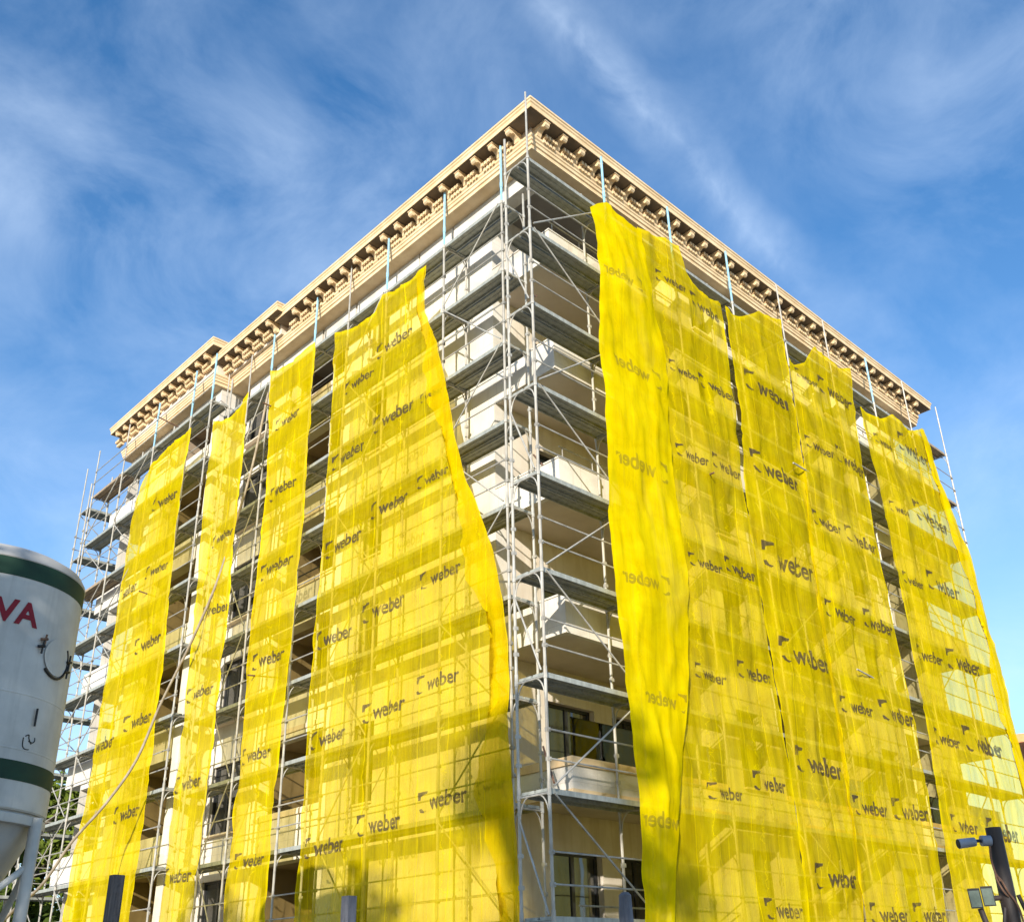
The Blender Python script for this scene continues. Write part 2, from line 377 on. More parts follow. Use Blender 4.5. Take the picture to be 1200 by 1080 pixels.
for k in range(-1, 5):
    z = 4.77+FL*k
    for (a, b, lo, ro) in segs:
        m = MB(); ph = .80
        if k == 0: ph = .5
        m.box((a, YR, z), (b, YR+.13, z+ph))
        if lo: m.box((a, YR+.13, z), (a+.13, YW-.002, z+ph))
        if ro: m.box((b-.13, YR+.13, z), (b, YW+3, z+ph))
        bal = bpart(m, 'balcony', MAT['plaster'])
        s = MB(); s.box((a+(.13 if lo else .002), YR+.13, z+.012), (b-(.13 if ro else .002), YW-.002 if not ro else YW+3, z+.24)); s.build('slab', MAT['soffit'], bal)
        if k == 0:
            t = MB(); t.box((a-.04, YR-.04, z+.5), (b, YR+.17, z+.66)); t.box((a-.03, YR-.03, z-.05), (b, YR+.1, z+.07))
            if lo: t.box((a-.04, YR+.17, z+.5), (a+.17, YW-.01, z+.66)); t.box((a-.03, YR+.1, z-.05), (a+.1, YW-.01, z+.07))
            t.build('trim', MAT['stone'], bal)
            g = MB(); g.box((a+.06, YR+.06, z+.66), (b-.02, YR+.072, z+1.42)); g.build('glass_railing', MAT['railglass'], bal)
        else:
            c = MB(); c.box((a-.02, YR-.02, z+ph), (b, YR+.15, z+ph+.035))
            if lo: c.box((a-.02, YR+.15, z+ph), (a+.15, YW-.01, z+ph+.035))
            c.build('coping', MAT['plaster'], bal)
            r = MB()
            for px in [a+.2+i*.95 for i in range(int((b-a)/.95)+1)]: r.tube([(px, YR+.07, z+ph+.03), (px, YR+.07, z+ph+.34)], .014, 6)
            r.tube([(a+.1, YR+.07, z+ph+.34), (b-.1, YR+.07, z+ph+.34)], .018, 6)
            r.build('railing', MAT['steel'], bal)
# pier between the two glazed doors of the corner balcony, and the dark core that closes the rooms
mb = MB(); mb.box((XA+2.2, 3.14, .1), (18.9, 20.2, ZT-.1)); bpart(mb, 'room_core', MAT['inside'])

# entablature: profile swept along the face line, mitred
def sweep(path, prof, z_off=0.0):
    P = [Vector((x, y)) for x, y in path]; n = len(P); rings = []
    for i, p in enumerate(P):
        dirs = []
        if i > 0: dirs.append((P[i]-P[i-1]).normalized())
        if i < n-1: dirs.append((P[i+1]-P[i]).normalized())
        ns = [Vector((-d.y, d.x)) for d in dirs]          # outward = left of travel direction
        if len(ns) == 2:
            m = (ns[0]+ns[1]).normalized(); m = m/max(.2, m.dot(ns[0]))
        else: m = ns[0]
        rings.append([(p.x+m.x*o, p.y+m.y*o, z+z_off) for o, z in prof])
    k = len(prof); vs = [q for r in rings for q in r]; fs = []
    for i in range(n-1):
        for j in range(k):
            j2 = (j+1) % k; fs.append((i*k+j, i*k+j2, (i+1)*k+j2, (i+1)*k+j))
    fs += [tuple(range(k)), tuple((n-1)*k+j for j in reversed(range(k)))]
    return vs, fs
FX, FY = .75, .58       # faces of the entablature (left x, right y)
CX = .2
XE = 20.38
face = [(XE, 9), (XE, FY), (FX, FY), (FX, YC0-.1), (CX, YC0-.1), (CX, YC1+.1), (12, YC1+.1)]
# travelling this way the building lies on the left, so flip: outward is to the right
face_r = face[::-1]
arch = [(-.6,19.73),(0,19.73),(0,19.83),(.035,19.85),(.035,19.93),(.06,19.95),(.06,20.01),(.09,20.04),(.09,20.10),(-.6,20.10)]
mb = MB(); mb.add(*sweep(face, arch)); arc = bpart(mb, 'architrave', MAT['stone'])
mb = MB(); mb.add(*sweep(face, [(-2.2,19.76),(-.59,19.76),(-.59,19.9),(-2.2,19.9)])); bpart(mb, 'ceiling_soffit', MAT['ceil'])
def cornice(path, dz, fri_h=0.0, name='cornice'):
    z = dz
    frieze = [(-.55,20.102),(-.02,20.102),(-.02,20.42+z),(-.55,20.42+z)]
    m = MB(); m.add(*sweep(path, [(-.55,20.42+z),(.42,20.42+z),(.45,20.40+z),(.45,20.52+z),(.475,20.55+z),(.475,20.60+z),(.50,20.62+z),(.50,20.67+z),(-.55,20.67+z)]))
    c = bpart(m, name, MAT['stone'])
    m = MB(); m.add(*sweep(path, frieze)); m.build('frieze', MAT['frieze'], c)
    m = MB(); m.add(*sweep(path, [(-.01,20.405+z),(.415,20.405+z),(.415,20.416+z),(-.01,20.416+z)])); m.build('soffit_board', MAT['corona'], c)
    return c
yB = 11.45
pathA = [(FX, yB), (FX, FY), (XE, FY), (XE, 9)]
pathB = [(FX-.2, YC0+.3), (FX-.2, yB), (FX+.3, yB)]
pathC = [(12, YC1+.1), (CX, YC1+.1), (CX, YC0-.1), (FX+.6, YC0-.1)]
cA = cornice(pathA[::-1], 0.0); cB = cornice(pathB[::-1], .12); cC = cornice(pathC[::-1], .45)
# modillions (scroll brackets) and dentils
PX_ = 0
prof = [(0,0),(0,-.30),(.05,-.31),(.10,-.27),(.13,-.19),(.20,-.13),(.28,-.12),(.31,-.17),(.36,-.18),(.40,-.14),(.40,0)]
def modillion_mesh():
    m = MB(); w = .07; k = len(prof)
    vs = [(d, -w, z) for d, z in prof]+[(d, w, z) for d, z in prof]
    fs = [tuple(range(k)), tuple(range(2*k-1, k-1, -1))]+[(j, k+j, k+(j+1) % k, (j+1) % k) for j in range(k)]
    m.add(vs, fs); m.box((0, -w-.022, -.05), (.415, w+.022, -.012)); return m.mesh('modillion', MAT['stone'])
MOD = modillion_mesh()
def row(c, p0, dirv, out, n, step, z, first=0):
    dm = MB()
    for i in range(n):
        p = Vector(p0)+Vector(dirv)*(first+i*step)
        o = link('modillion', MOD, c, loc=(p.x, p.y, z)); o.rotation_euler.z = atan2(out[1], out[0])+R.uniform(-.02, .02); k_ = R.uniform(.95, 1.03); o.scale = (R.uniform(.96, 1.0), k_, R.uniform(.95, 1.04))
        # dentils: two rows of small blocks between brackets
        for r in range(2):
            for q in range(4):
                t = .14+q*(step-.2)/4+(.5*(step-.2)/8 if r else 0)
                a = p+Vector(dirv)*t; b = a+Vector(dirv)*.07
                z0 = z-.37+r*.135
                e = Vector((out[0], out[1], 0))*(.125+.06*r)
                lo = Vector((min(a.x, b.x), min(a.y, b.y), z0)); hi = Vector((max(a.x, b.x), max(a.y, b.y), z0+.095))
                x0 = min(lo.x, lo.x+e.x); x1 = max(hi.x, hi.x+e.x); y0 = min(lo.y, lo.y+e.y); y1 = max(hi.y, hi.y+e.y)
                dm.box((x0, y0, lo.z), (x1, y1, hi.z))
    p0 = Vector(p0); d = Vector(dirv); e = Vector((out[0], out[1], 0))
    A = p0+d*(first-.1)-e*.004; E = p0+d*(first+(n-1)*step+.6)+e*.016
    dm.box((A.x, A.y, z-.30), (E.x, E.y, z-.02))
    dm.build('dentil_row', MAT['stone'], c)
zA = 20.404
row(cA, (0, FY+.005, 0), (1,0,0), (0,-1), 31, .632, zA, .92)
row(cA, (FX+.005, 0, 0), (0,1,0), (-1,0), 16, .632, zA, 1.0)
row(cB, (FX-.2+.005, yB, 0), (0,1,0), (-1,0), 5, .632, zA+.12, .25)
row(cC, (CX+.005, YC0, 0), (0,1,0), (-1,0), 12, .62, zA+.45, .12)
mb = MB(); mb.box((FX+.56, FY+.56, 20.3), (XE-.6, 21.2, 20.75)); bpart(mb, 'roof', MAT['frieze'])

# ------------------------------------------------------------------ scaffolding
LV = [2.55+2*k for k in range(9)]
TR = .029
def frame_mesh(w, h=2.0):
    m = MB()
    for x in (0, w):
        m.tube([(x,0,-h), (x,0,0)], TR, 8)
        m.tube([(x,0,-h-.02), (x,0,-h+.12)], TR+.008, 8)
        for zz in (-1.5, -1.0): m.box((x-.032, -.05, zz-.035), (x+.032, .03, zz+.035)); m.tube([(x,-.075,zz),(x,-.04,zz)], .014, 6)
        m.tube([(x,0,-.10),(x,0,-.02)], TR+.012, 8)
    m.tube([(TR,0,-.06), (w-TR,0,-.06)], .02, 8)
    for sx, x in ((1, 0), (-1, w)):
        m.tube([(x+sx*(.02+.24*(1-cos(t))), 0, -.46+.40*sin(t)) for t in [pi/2*q/6 for q in range(7)]], .014, 6)
    return m.mesh('frame', MAT['steel'])
FM = {w: frame_mesh(w) for w in (.73, .62)}
def deck_mesh(L, w, mat):
    m = MB(); pw = (w-.12)/2
    for k in (0, 1):
        x0 = .035+k*(pw+.05)
        m.box((x0, .03, -.012), (x0+pw, L-.03, .03))
        m.box((x0, .03, -.062), (x0+.022, L-.03, -.0122)); m.box((x0+pw-.022, .03, -.062), (x0+pw, L-.03, -.0122))
        for e in (.03, L-.06): m.box((x0+.0225, e, -.05), (x0+pw-.0225, e+.03, -.0124))
        m.box((x0+pw/2-.012, .07, -.022), (x0+pw/2+.012, L-.07, -.0126))
    # end hooks carry both planks on the transom
    for e in (.005, L-.035): m.box((.036, e, -.03), (w-.036, e+.024, -.0128))
    return m.mesh('deck', mat)
def rail_mesh(L):
    m = MB()
    for z in (.5, 1.0): m.tube([(-.03, .0, z), (-.035, L, z)], .0165, 6)
    return m.mesh('guard_rail', MAT['steel'])
def brace_mesh(L):
    m = MB(); m.tube([(-.055, .06, .05), (-.06, L-.06, 1.93)], .018, 6); return m.mesh('brace', MAT['steel'])
POST = MB().tube([(0,0,0),(0,0,1.72)], .03, 8).tube([(0,0,.4),(0,0,.56)], .038, 8).mesh('guard_post', MAT['blue'])
POSTW = MB().tube([(0,0,0),(0,0,1.95)], .024, 8).mesh('guard_post', MAT['steel'])
INP = MB().tube([(0,0,0),(0,0,1.02)], TR, 8).mesh('guard_post', MAT['steel'])
JACK = MB().tube([(0,0,.01),(0,0,.56)], .02, 8).box((-.08,-.08,0),(.08,.08,.012)).mesh('base_jack', MAT['steel'])

def scaffold(label, org, ang, w, stations, lv=LV, posts=(), flip=False, brace_bays=(), blue=(), group='scaffolding around the building', post_h=1.72, wood_levels=(), toprail=False):
    """org: outer pole line start; ang: rotation so local +Y runs along the facade, local +X points to the wall"""
    T = empty('facade_scaffold', org); T.rotation_euler.z = ang
    tag(T, label, 'scaffold', group)
    k = -1 if flip else 1
    ym = {}
    for i, s in enumerate(stations):
        for z in lv:
            o = link('frame', FM[w], T, loc=(0, s*k, z))
        for x in (0, w): link('base_jack', JACK, T, loc=(x, s*k, 0))
        top = lv[-1]
        if i in blue: link('guard_post', POST, T, loc=(0, s*k, top))
        else: link('guard_post', POSTW, T, loc=(0, s*k, top))
        link('guard_post', INP, T, loc=(w, s*k, top))
    dm = {}; 
    for i in range(len(stations)-1):
        a, b = stations[i], stations[i+1]; L = b-a; y = (-b if flip else a)
        dk = deck_mesh(L, w, MAT['deckm']); dw = deck_mesh(L, w, MAT['deckwood']); gr = rail_mesh(L); br = brace_mesh(L)
        for j, z in enumerate(lv):
            link('deck', dw if (i, j) in wood_levels else dk, T, loc=(0, y, z))
            if j < len(lv)-1 or toprail: link('guard_rail', gr, T, loc=(0, y, z))
        if i in brace_bays:
            for j, z in enumerate(lv[:-1]):
                o = link('brace', br, T, loc=(0, y, z))
                if j % 2: o.scale.y = -1; o.location.y = y+L
    return T

# right facade: local Y along +X, local X to the wall (+Y): rotate -90 and mirror order
stR = [0, 2.62, 5.24, 7.86, 10.48, 13.1, 15.72, 18.34, 20.95]
scR = scaffold('tall steel scaffold along the right facade, starting at the bare front corner', (0, 0, 0), pi/2, .73, stR, flip=True, brace_bays=(0, 3, 6), blue=(1, 2, 3, 6),
               wood_levels=((7,8),(7,7),(7,6)))
scL = scaffold('steel scaffold along the near part of the left facade, behind the widest yellow net', (.54, 0, 0), 0, .73,
               [1.44, 3.56, 5.94, 7.7, 9.42, 11.81, 13.15, 14.6], brace_bays=(0, 2, 5), blue=(0, 1, 2, 4, 5), wood_levels=((0,0),(1,0)))
scF = scaffold('scaffold along the far projecting part of the left facade, behind the two leftmost nets', (-.25, 0, 0), 0, .62,
               [14.0, 15.35, 18.02, 20.48, 23.1], brace_bays=(2, 3), blue=(0, 1, 2), toprail=True, wood_levels=((3,8),(3,6)))
scE = scaffold('scaffold round the far left end of the building, against the sky beside the silo', (0, 24.85, 0), -pi/2, .73,
               [0, 2.6, 5.2, 7.8], brace_bays=(0, 1))
scT = scaffold('low two-level scaffold bay before the trees at the far left, behind the silo leg', (-2.75, 24.85, 0), -pi/2, .73,
               [0, 2.55], lv=LV[:2], brace_bays=(0,))
def tie(parent, p, q, name='tie_tube', mat='rust', r=.022):
    inv = parent.matrix_basis.inverted()
    m = MB().tube([inv @ Vector(p), inv @ Vector(q)], r, 8); return m.build(name, MAT[mat], parent)
tie(scL, (.12, 11.35, 17.35), (1.49, 11.30, 17.30)); tie(scL, (.2, 10.9, 9.0), (1.4, 10.8, 9.1))
tie(scF, (-.75, 16.75, 18.95), (.45, 16.65, 18.7)); tie(scF, (-.7, 16.4, 12.7), (.45, 16.3, 12.55))
tie(scR, (5.45, -.35, 12.25), (5.55, .6, 12.3)); tie(scR, (10.9, -.3, 8.6), (12.3, -.12, 8.6), mat='steel'); tie(scR, (9.3, -.3, 13.9), (10.6, -.1, 14.1), mat='steel')
# cross tube and coupler braces of the corner tower
for j, z in enumerate(LV[:-1]):
    if j % 2 == 0: tie(scR, (-.04, .06, z+.05), (-.04, .70, z+1.6), 'brace', 'steel', .018)
    if j in (1, 4, 6): tie(scR, (.06, -.06, z+.1), (.75, .85, z+.95), 'tie_tube', 'rust', .02)

# ------------------------------------------------------------------ printed word (built-in font)
def word_mesh():
    cu = bpy.data.curves.new('word', 'FONT'); cu.body = 'weber'; cu.size = 1; cu.offset = .024; cu.resolution_u = 3
    o = bpy.data.objects.new('word', cu); col.objects.link(o); bpy.context.view_layer.update()
    me = bpy.data.meshes.new_from_object(o.evaluated_get(bpy.context.evaluated_depsgraph_get()))
    bpy.data.objects.remove(o); bpy.data.curves.remove(cu)
    bm = bmesh.new(); bm.from_mesh(me); bpy.data.meshes.remove(me)
    xs = [v.co.x for v in bm.verts]; x0, x1 = min(xs), max(xs); s = .74/(x1-x0)
    for v in bm.verts: v.co = Vector(((v.co.x-x0)*s+.26, v.co.y*s*1.08, 0))
    # the mark in front: a heavy wedge on top and a short curved foot
    top = [(0.01,.26),(.01,.15),(.05,.15),(.06,.195),(.11,.215),(.19,.228),(.2,.26)]
    foot = [(.02,.03),(.04,-.015),(.13,-.03),(.18,-.005),(.11,.0),(.06,.04)]
    for poly in (top, foot): bm.faces.new([bm.verts.new((x, y, 0)) for x, y in poly])
    bmesh.ops.triangulate(bm, faces=bm.faces)
    for _ in range(2):
        es = [e for e in bm.edges if e.calc_length() > .07]
        if es: bmesh.ops.subdivide_edges(bm, edges=es, cuts=1); bmesh.ops.triangulate(bm, faces=bm.faces)
    vs = [tuple(v.co) for v in bm.verts]; bm.verts.index_update(); fs = [tuple(v.index for v in f.verts) for f in bm.faces]; bm.free()
    return vs, fs
WV, WF = word_mesh()

# ------------------------------------------------------------------ debris nets
NETS={
 'N1':(-0.27,[(17.4,18.1),(18.3,17.4),(18.83,16.35),(18.85,12.27),(18.86,8.58),(19.11,5.98),(19.35,3.53)],[(15.06,17.96),(15.13,14.59),(14.9,10.97),(14.82,7.88),(14.81,3.28)],[(0,17.45),(0.3,17.95),(0.6,17.92),(1,17.98)],[(16.16,15.8,1.69),(16.11,13.42,1.57),(18.16,13.28,1.72),(16.04,11.06,1.81),(15.88,8.69,1.74),(18.21,8.42,1.94),(15.98,6.15,1.74)]),
 'N2':(-0.27,[(13.53,17.5),(13.38,14.39),(13.17,10.41),(13.11,7.58),(13.21,3.19)],[(11.43,17.14),(11.35,13.53),(11.37,10.31),(11.36,7.27),(11.44,3.1)],[(0,17.53),(0.272,17.24),(0.52,17.18),(0.804,17.24),(1,17.59)],[(12.09,13.15,1.23),(11.96,10.94,1.18),(12.33,8.76,1.56),(12.41,6.43,1.55),(12.37,4.19,1.54)]),
 'N3':(0.48,[(11.59,18.67),(11.21,14.92),(11.29,12.31),(11.38,9.64),(11.28,6.71),(11.35,4.66),(11.38,3.11)],[(9.21,18.52),(9.08,12.33),(9.33,7.85),(9.46,5.83),(9.47,3.01)],[(0,18.71),(0.21,18.42),(0.509,18.33),(0.799,18.38),(1,18.55)],[(10.36,16.49,1.45),(10.25,14.19,1.53),(10.29,11.9,1.78),(10.29,9.35,1.63),(10.39,6.9,1.49),(10.34,4.42,1.38)]),
 'N4':(0.46,[(8.12,18.22),(8.06,13.44),(8.29,7.64),(8.27,5.09),(8.27,2.94)],[(4.12,18.18),(4.19,16.95),(3.6,15.49),(3.3,14.34),(3.02,12.9),(2.64,11.63),(2.2,10.69),(1.75,9.57),(1.39,7.84),(1.37,6.74),(1.42,5.79),(1.3,4.54),(1.17,2.56)],[(0,18.25),(0.157,18.0),(0.381,17.8),(0.494,17.83),(0.562,18.26),(0.686,18.09),(0.822,18.04),(1,18.21)],[(7.13,13.97,1.63),(6.86,16.07,1.38),(5.37,16.51,1.6),(5.23,14.27,1.74),(3.8,14.2,0.82),(3.73,12.02,1.16),(7.17,11.54,1.68),(5.33,11.91,1.58),(3.38,9.53,1.41),(5.36,9.36,1.7),(7.32,9.18,1.63),(3.46,7.25,1.47),(5.23,7.02,1.62),(7.3,6.79,1.53),(5.28,4.66,1.61),(7.27,4.42,1.65),(3.28,4.88,1.51),(1.85,4.91,0.85)]),
 'R2':(-0.07,[(3.67,18.73),(3.89,16.67),(4.21,14.85),(4.1,12.62),(3.96,10.06),(3.75,7.73),(3.3,5.27),(2.8,2.54)],[(7.08,17.99),(7.07,16.06),(7.06,14.47),(6.92,12.61),(7.08,10.95),(7.2,8.43),(7.33,5.93),(7.32,2.63)],[(0,18.62),(0.07,18.61),(0.413,18.87),(0.487,18.9),(0.502,18.2),(0.582,17.94),(0.728,17.78),(0.871,17.91),(1,18.03)],[(4.76,17.45,1.17),(6.16,17.3,1.66),(4.98,14.91,1.2),(6.33,15.01,1.58),(4.86,12.55,1.15),(6.22,12.72,1.48),(4.88,9.86,1.16),(6.25,10.08,1.44),(4.74,7.36,1.22),(6.42,7.7,1.5),(4.72,4.94,1.27),(6.39,5.31,1.56),(6.44,2.84,1.57)]),
 'R1':(-0.22,[(1.73,17.95),(1.86,17.35),(1.95,16.05),(1.7,13.97),(1.85,13.17),(1.73,10.3),(1.76,8.48),(1.9,6.17),(2.03,4.72),(2.02,4.05),(1.96,2.51)],[(3.64,18.26),(3.89,16.34),(4.2,14.78),(3.99,12.96),(4.03,11.46),(4.11,9.95),(4.12,9.08),(3.89,7.72),(3.77,6.73),(3.31,5.09),(3.03,4.21),(2.73,2.53)],[(0,17.95),(0.146,18.21),(0.335,18.48),(0.508,18.37),(0.749,18.33),(1,18.35)],[(2.7,16.41,0.89),(3.0,14.02,1.95),(2.88,11.57,1.99),(2.65,8.86,1.64),(3.04,6.52,0.99),(2.69,4.23,0.75)]),
 'R3':(-0.06,[(7.2,17.98),(7.26,16.24),(7.37,14.85),(7.01,11.56),(7.24,8.85),(7.4,6.13),(7.4,2.96)],[(10.16,18.99),(10.12,17.18),(10.15,14.36),(9.97,11.29),(9.95,8.78),(9.87,6.13),(9.73,3.61),(9.61,2.68)],[(0,17.98),(0.129,17.92),(0.272,18.04),(0.495,18.46),(0.579,18.67),(0.775,18.78),(1,18.99)],[(8.7,15.9,2.41),(8.6,13.45,2.52),(8.54,10.88,2.57),(8.62,8.5,2.4),(8.64,5.98,2.22),(8.59,3.55,2.05)]),
 'R4':(-0.08,[(10.16,17.65),(10.13,14.74),(9.86,12.4),(9.73,9.84),(9.78,7.48),(9.64,5.13),(9.56,2.85)],[(14.11,19.02),(13.84,16.86),(13.64,13.36),(13.74,9.89),(13.86,7.2),(13.82,5.0),(13.64,2.76)],[(0,17.65),(0.117,17.64),(0.257,17.94),(0.371,18.67),(0.496,18.71),(0.645,18.67),(0.801,18.69),(1,19.06)],[(11.1,17.39,1.25),(12.75,17.55,2.19),(11.02,15.03,1.49),(12.79,15.19,2.07),(10.82,12.67,1.66),(12.64,12.68,1.93),(10.78,10.09,1.73),(12.69,10.23,1.92),(10.75,7.63,1.62),(12.79,7.76,2.14),(10.68,5.22,1.76),(12.72,5.32,2.05),(10.57,2.86,1.75),(12.66,2.9,2.01)]),
 'R5':(-0.07,[(14.29,17.72),(14.47,16.5),(14.69,13.95),(14.67,10.47),(14.66,7.54),(14.49,5.06),(14.38,2.78)],[(19.03,18.78),(19.38,17.33),(19.82,15.85),(20.33,14.98),(20.72,12.52),(21.09,10.69),(20.96,8.52),(21.09,7.12),(21.06,5.08),(20.81,2.91)],[(0,17.75),(0.093,17.69),(0.228,17.74),(0.326,17.95),(0.438,18.29),(0.547,18.18),(0.689,18.16),(0.854,18.47),(1,18.83)],[(15.51,16.88,1.33),(17.6,17.37,2.45),(15.68,14.59,1.36),(17.81,14.93,2.67),(15.65,12.25,1.44),(17.8,12.63,2.39),(15.68,9.93,1.74),(17.91,10.13,2.45),(15.71,7.53,1.79),(18.23,7.74,2.91),(15.73,5.22,1.79),(18.26,5.24,2.56)]),
}

def lin(pts, x):
    if x <= pts[0][0]: return pts[0][1]
    for (a, b), (c, d) in zip(pts, pts[1:]):
        if x <= c: return b+(d-b)*(x-a)/(c-a) if c > a else d
    return pts[-1][1]
def smooth_lin(pts, x, h):
    return (lin(pts, x-h)+2*lin(pts, x)+lin(pts, x+h))/4
class Net:
    def __init__(s, name, amp=.06, billow=.12, zb=.35, flare=.0, seed=0):
        s.k, L, Rr, s.T, s.txt = NETS[name]; s.left = name[0] == 'N'
        f = lambda e: sorted([(z, q) for q, z in e])
        s.L, s.R = f(L), f(Rr); s.amp, s.bil, s.zb, s.seed, s.flare = amp, billow, zb, seed, flare
    def edge(s, z): return smooth_lin(s.L, z, .35), smooth_lin(s.R, z, .25)
    def top(s, u): return smooth_lin(s.T, u, .012)
    def depth(s, q, z, u):
        sd = s.seed*13.7
        d = .55*s.amp*(sin(q*4.3+.35*z+sd)*.5+sin(q*8.1-.22*z+2*sd)*.32+noise.noise(Vector((q*1.7+sd, z*.35, sd)))*1.1)
        d += .03*noise.noise(Vector((q*5, z*1.6, sd+3)))
        d += .028*noise.noise(Vector((q*2.6, z*2.0, sd+9)))
        a = abs(noise.noise(Vector((q*1.9+.35*z, z*.55-.2*q, sd+21)))); d += .035*max(0, .13-a)/.13
        a = abs(noise.noise(Vector((q*2.4-.5*z, z*.7, sd+31)))); d -= .018*max(0, .10-a)/.10
        d += s.bil*.5*(1+sin(z*2*pi/4.0+sd))*sin(pi*min(1, max(0, u)))
        d += s.flare*max(0, 1-z/14)*(u if s.left else 1-u)
        return d+s.amp
    def pos(s, q, z, u, lift=0):
        d = s.depth(q, z, u)+lift
        return (s.k-d, q, z) if s.left else (q, s.k-d, z)
    def build(s, mat, label, group='yellow debris nets hung on the scaffold'):
        q0, q1 = s.edge(8); w = abs(q1-q0); nu = max(14, int(w/.085)); ztop = max(z for _, z in s.T); nv = int((ztop-s.zb)/.17)
        vs, fs, uv = [], [], []
        for j in range(nv+1):
            t = j/nv
            for i in range(nu+1):
                u = i/nu; zt = s.top(u); z = zt+(s.zb-zt)*t; a, b = s.edge(z)
                fr = 0
                if i in (0, nu): fr = .015*noise.noise(Vector((z*2.3, i, s.seed)))+.012*noise.noise(Vector((z*6.5, i, s.seed)))
                q = a+(b-a)*u+fr; vs.append(s.pos(q, z, u)); uv.append((q+s.seed*2.1, z))
        for j in range(nv):
            for i in range(nu):
                k = j*(nu+1)+i; fs.append((k, k+1, k+nu+2, k+nu+1))
        ed = [1.0 if (i in (0, nu) or j == 0) else 0.0 for j in range(nv+1) for i in range(nu+1)]
        me = bpy.data.meshes.new('debris_net'); me.from_pydata(vs, [], fs); me.materials.append(mat)
        me.attributes.new('edge', 'FLOAT', 'POINT').data.foreach_set('value', ed)
        lay = me.uv_layers.new(name='UVMap')
        for lp in me.loops: lay.data[lp.index].uv = uv[lp.vertex_index]
        o = link('debris_net', me, None, True); tag(o, label, 'debris net', group); s.o = o
        return o
    def prints(s, mirror=False, ink='ink', minw=1.35, keep='c'):
        for cx, cz, w in s.txt:
            W = max(w, minw)*(.93 if s.left else .88)
            if keep == 'r' and W > w: cx -= (W-w)/2*(1 if not s.left else -1)
            m = MB(); tilt = R.uniform(-.03, .03)
            vs = []
            for x, y, _ in WV:
                xx = (x-.5)*W; yy = (y-.11)*W*1.0
                if mirror: xx = -xx
                q = cx+(-xx if s.left else xx); z = cz+yy+tilt*xx
                a, b = s.edge(z); u = (q-a)/(b-a) if abs(b-a) > .01 else .5
                vs.append((q, z, u))
            keepv = [.01 < u < .99 for _, _, u in vs]
            fs = [f for f in WF if all(keepv[i] for i in f)]
            if not fs: continue
            used = sorted({i for f in fs for i in f}); mp = {v: n for n, v in enumerate(used)}
            m.add([s.pos(*vs[i], lift=.012) for i in used], [tuple(mp[i] for i in f) for f in fs])
            m.build('printed_logo', MAT[ink], s.o)
NM = net_mat('yellow_net', .57, 0); NM2 = net_mat('yellow_net_thin', .54, 1); NM3 = net_mat('yellow_net_folded', .92, 2); NM4 = net_mat('yellow_net_wide', .43, 3); NM5 = net_mat('yellow_net_edge', .58, 4); NM6 = net_mat('yellow_net_hem', .80, 5); NM7 = net_mat('yellow_net_edge_fold', .5, 6)
nets = {}
def mknet(n, mat, label, pr={}, **kw):
    x = Net(n, **kw); x.build(mat, label); x.prints(**pr); nets[n] = x; return x
mknet('N1', NM, 'yellow net at the far left end, beside the open scaffold and the sky', seed=1)
mknet('N2', NM2, 'narrow pale yellow net on the left facade, crossed by the long hanging hose', seed=2)
mknet('N3', NM, 'narrow yellow net just left of the widest net, with a single column of weber prints', seed=3)
mknet('N4', NM4, 'widest yellow net, its right edge flaring down toward the front corner', dict(minw=.8), seed=4, amp=.045, billow=.07, flare=.0)
mknet('R2', NM, 'yellow net on the right facade partly tucked under the folded corner net', dict(keep='r', minw=1.25), seed=5)
mknet('R1', NM3, 'opaque folded yellow net beside the front corner, its weber prints mirrored', dict(mirror=True, ink='inkback', minw=1.5), seed=6, amp=.035, billow=.12)
mknet('R3', NM, 'yellow net in the middle of the right facade, one column of large weber prints', seed=7)
mknet('R4', NM, 'broad yellow net with two columns of weber prints, left of the long narrow gap', dict(minw=1.0), seed=8)
mknet('R5', NM5, 'yellow net at the far right edge, the sky showing through its openings', dict(minw=1.0), seed=9, billow=.08)

def hem(n, u0, u1, mat):
    vs, fs, uv = [], [], []; nv = 110; nu = 8
    for j in range(nv+1):
        t = j/nv
        for i in range(nu+1):
            u = (u0+.05*sin(j*.21)+.03*noise.noise(Vector((j*.3, 0, n.seed))) if i == 0 else u0)+(u1-u0)*i/nu
            zt = n.top(min(1, u)); z = zt-.05+(n.zb-zt)*t; a, b = n.edge(z); q = a+(b-a)*u
            vs.append(n.pos(q, z, min(1, u), lift=.035+.03*noise.noise(Vector((q*2, z*.8, 5))))); uv.append((q+3, z))
    for j in range(nv):
        for i in range(nu):
            k = j*(nu+1)+i; fs.append((k, k+1, k+nu+2, k+nu+1))
    me = bpy.data.meshes.new('folded_hem'); me.from_pydata(vs, [], fs); me.materials.append(mat); lay = me.uv_layers.new(name='UVMap')
    for lp in me.loops: lay.data[lp.index].uv = uv[lp.vertex_index]
    link('folded_hem', me, n.o, True)
hem(nets['R5'], .87, 1.0, NM6); hem(nets['N4'], .92, 1.0, NM7)
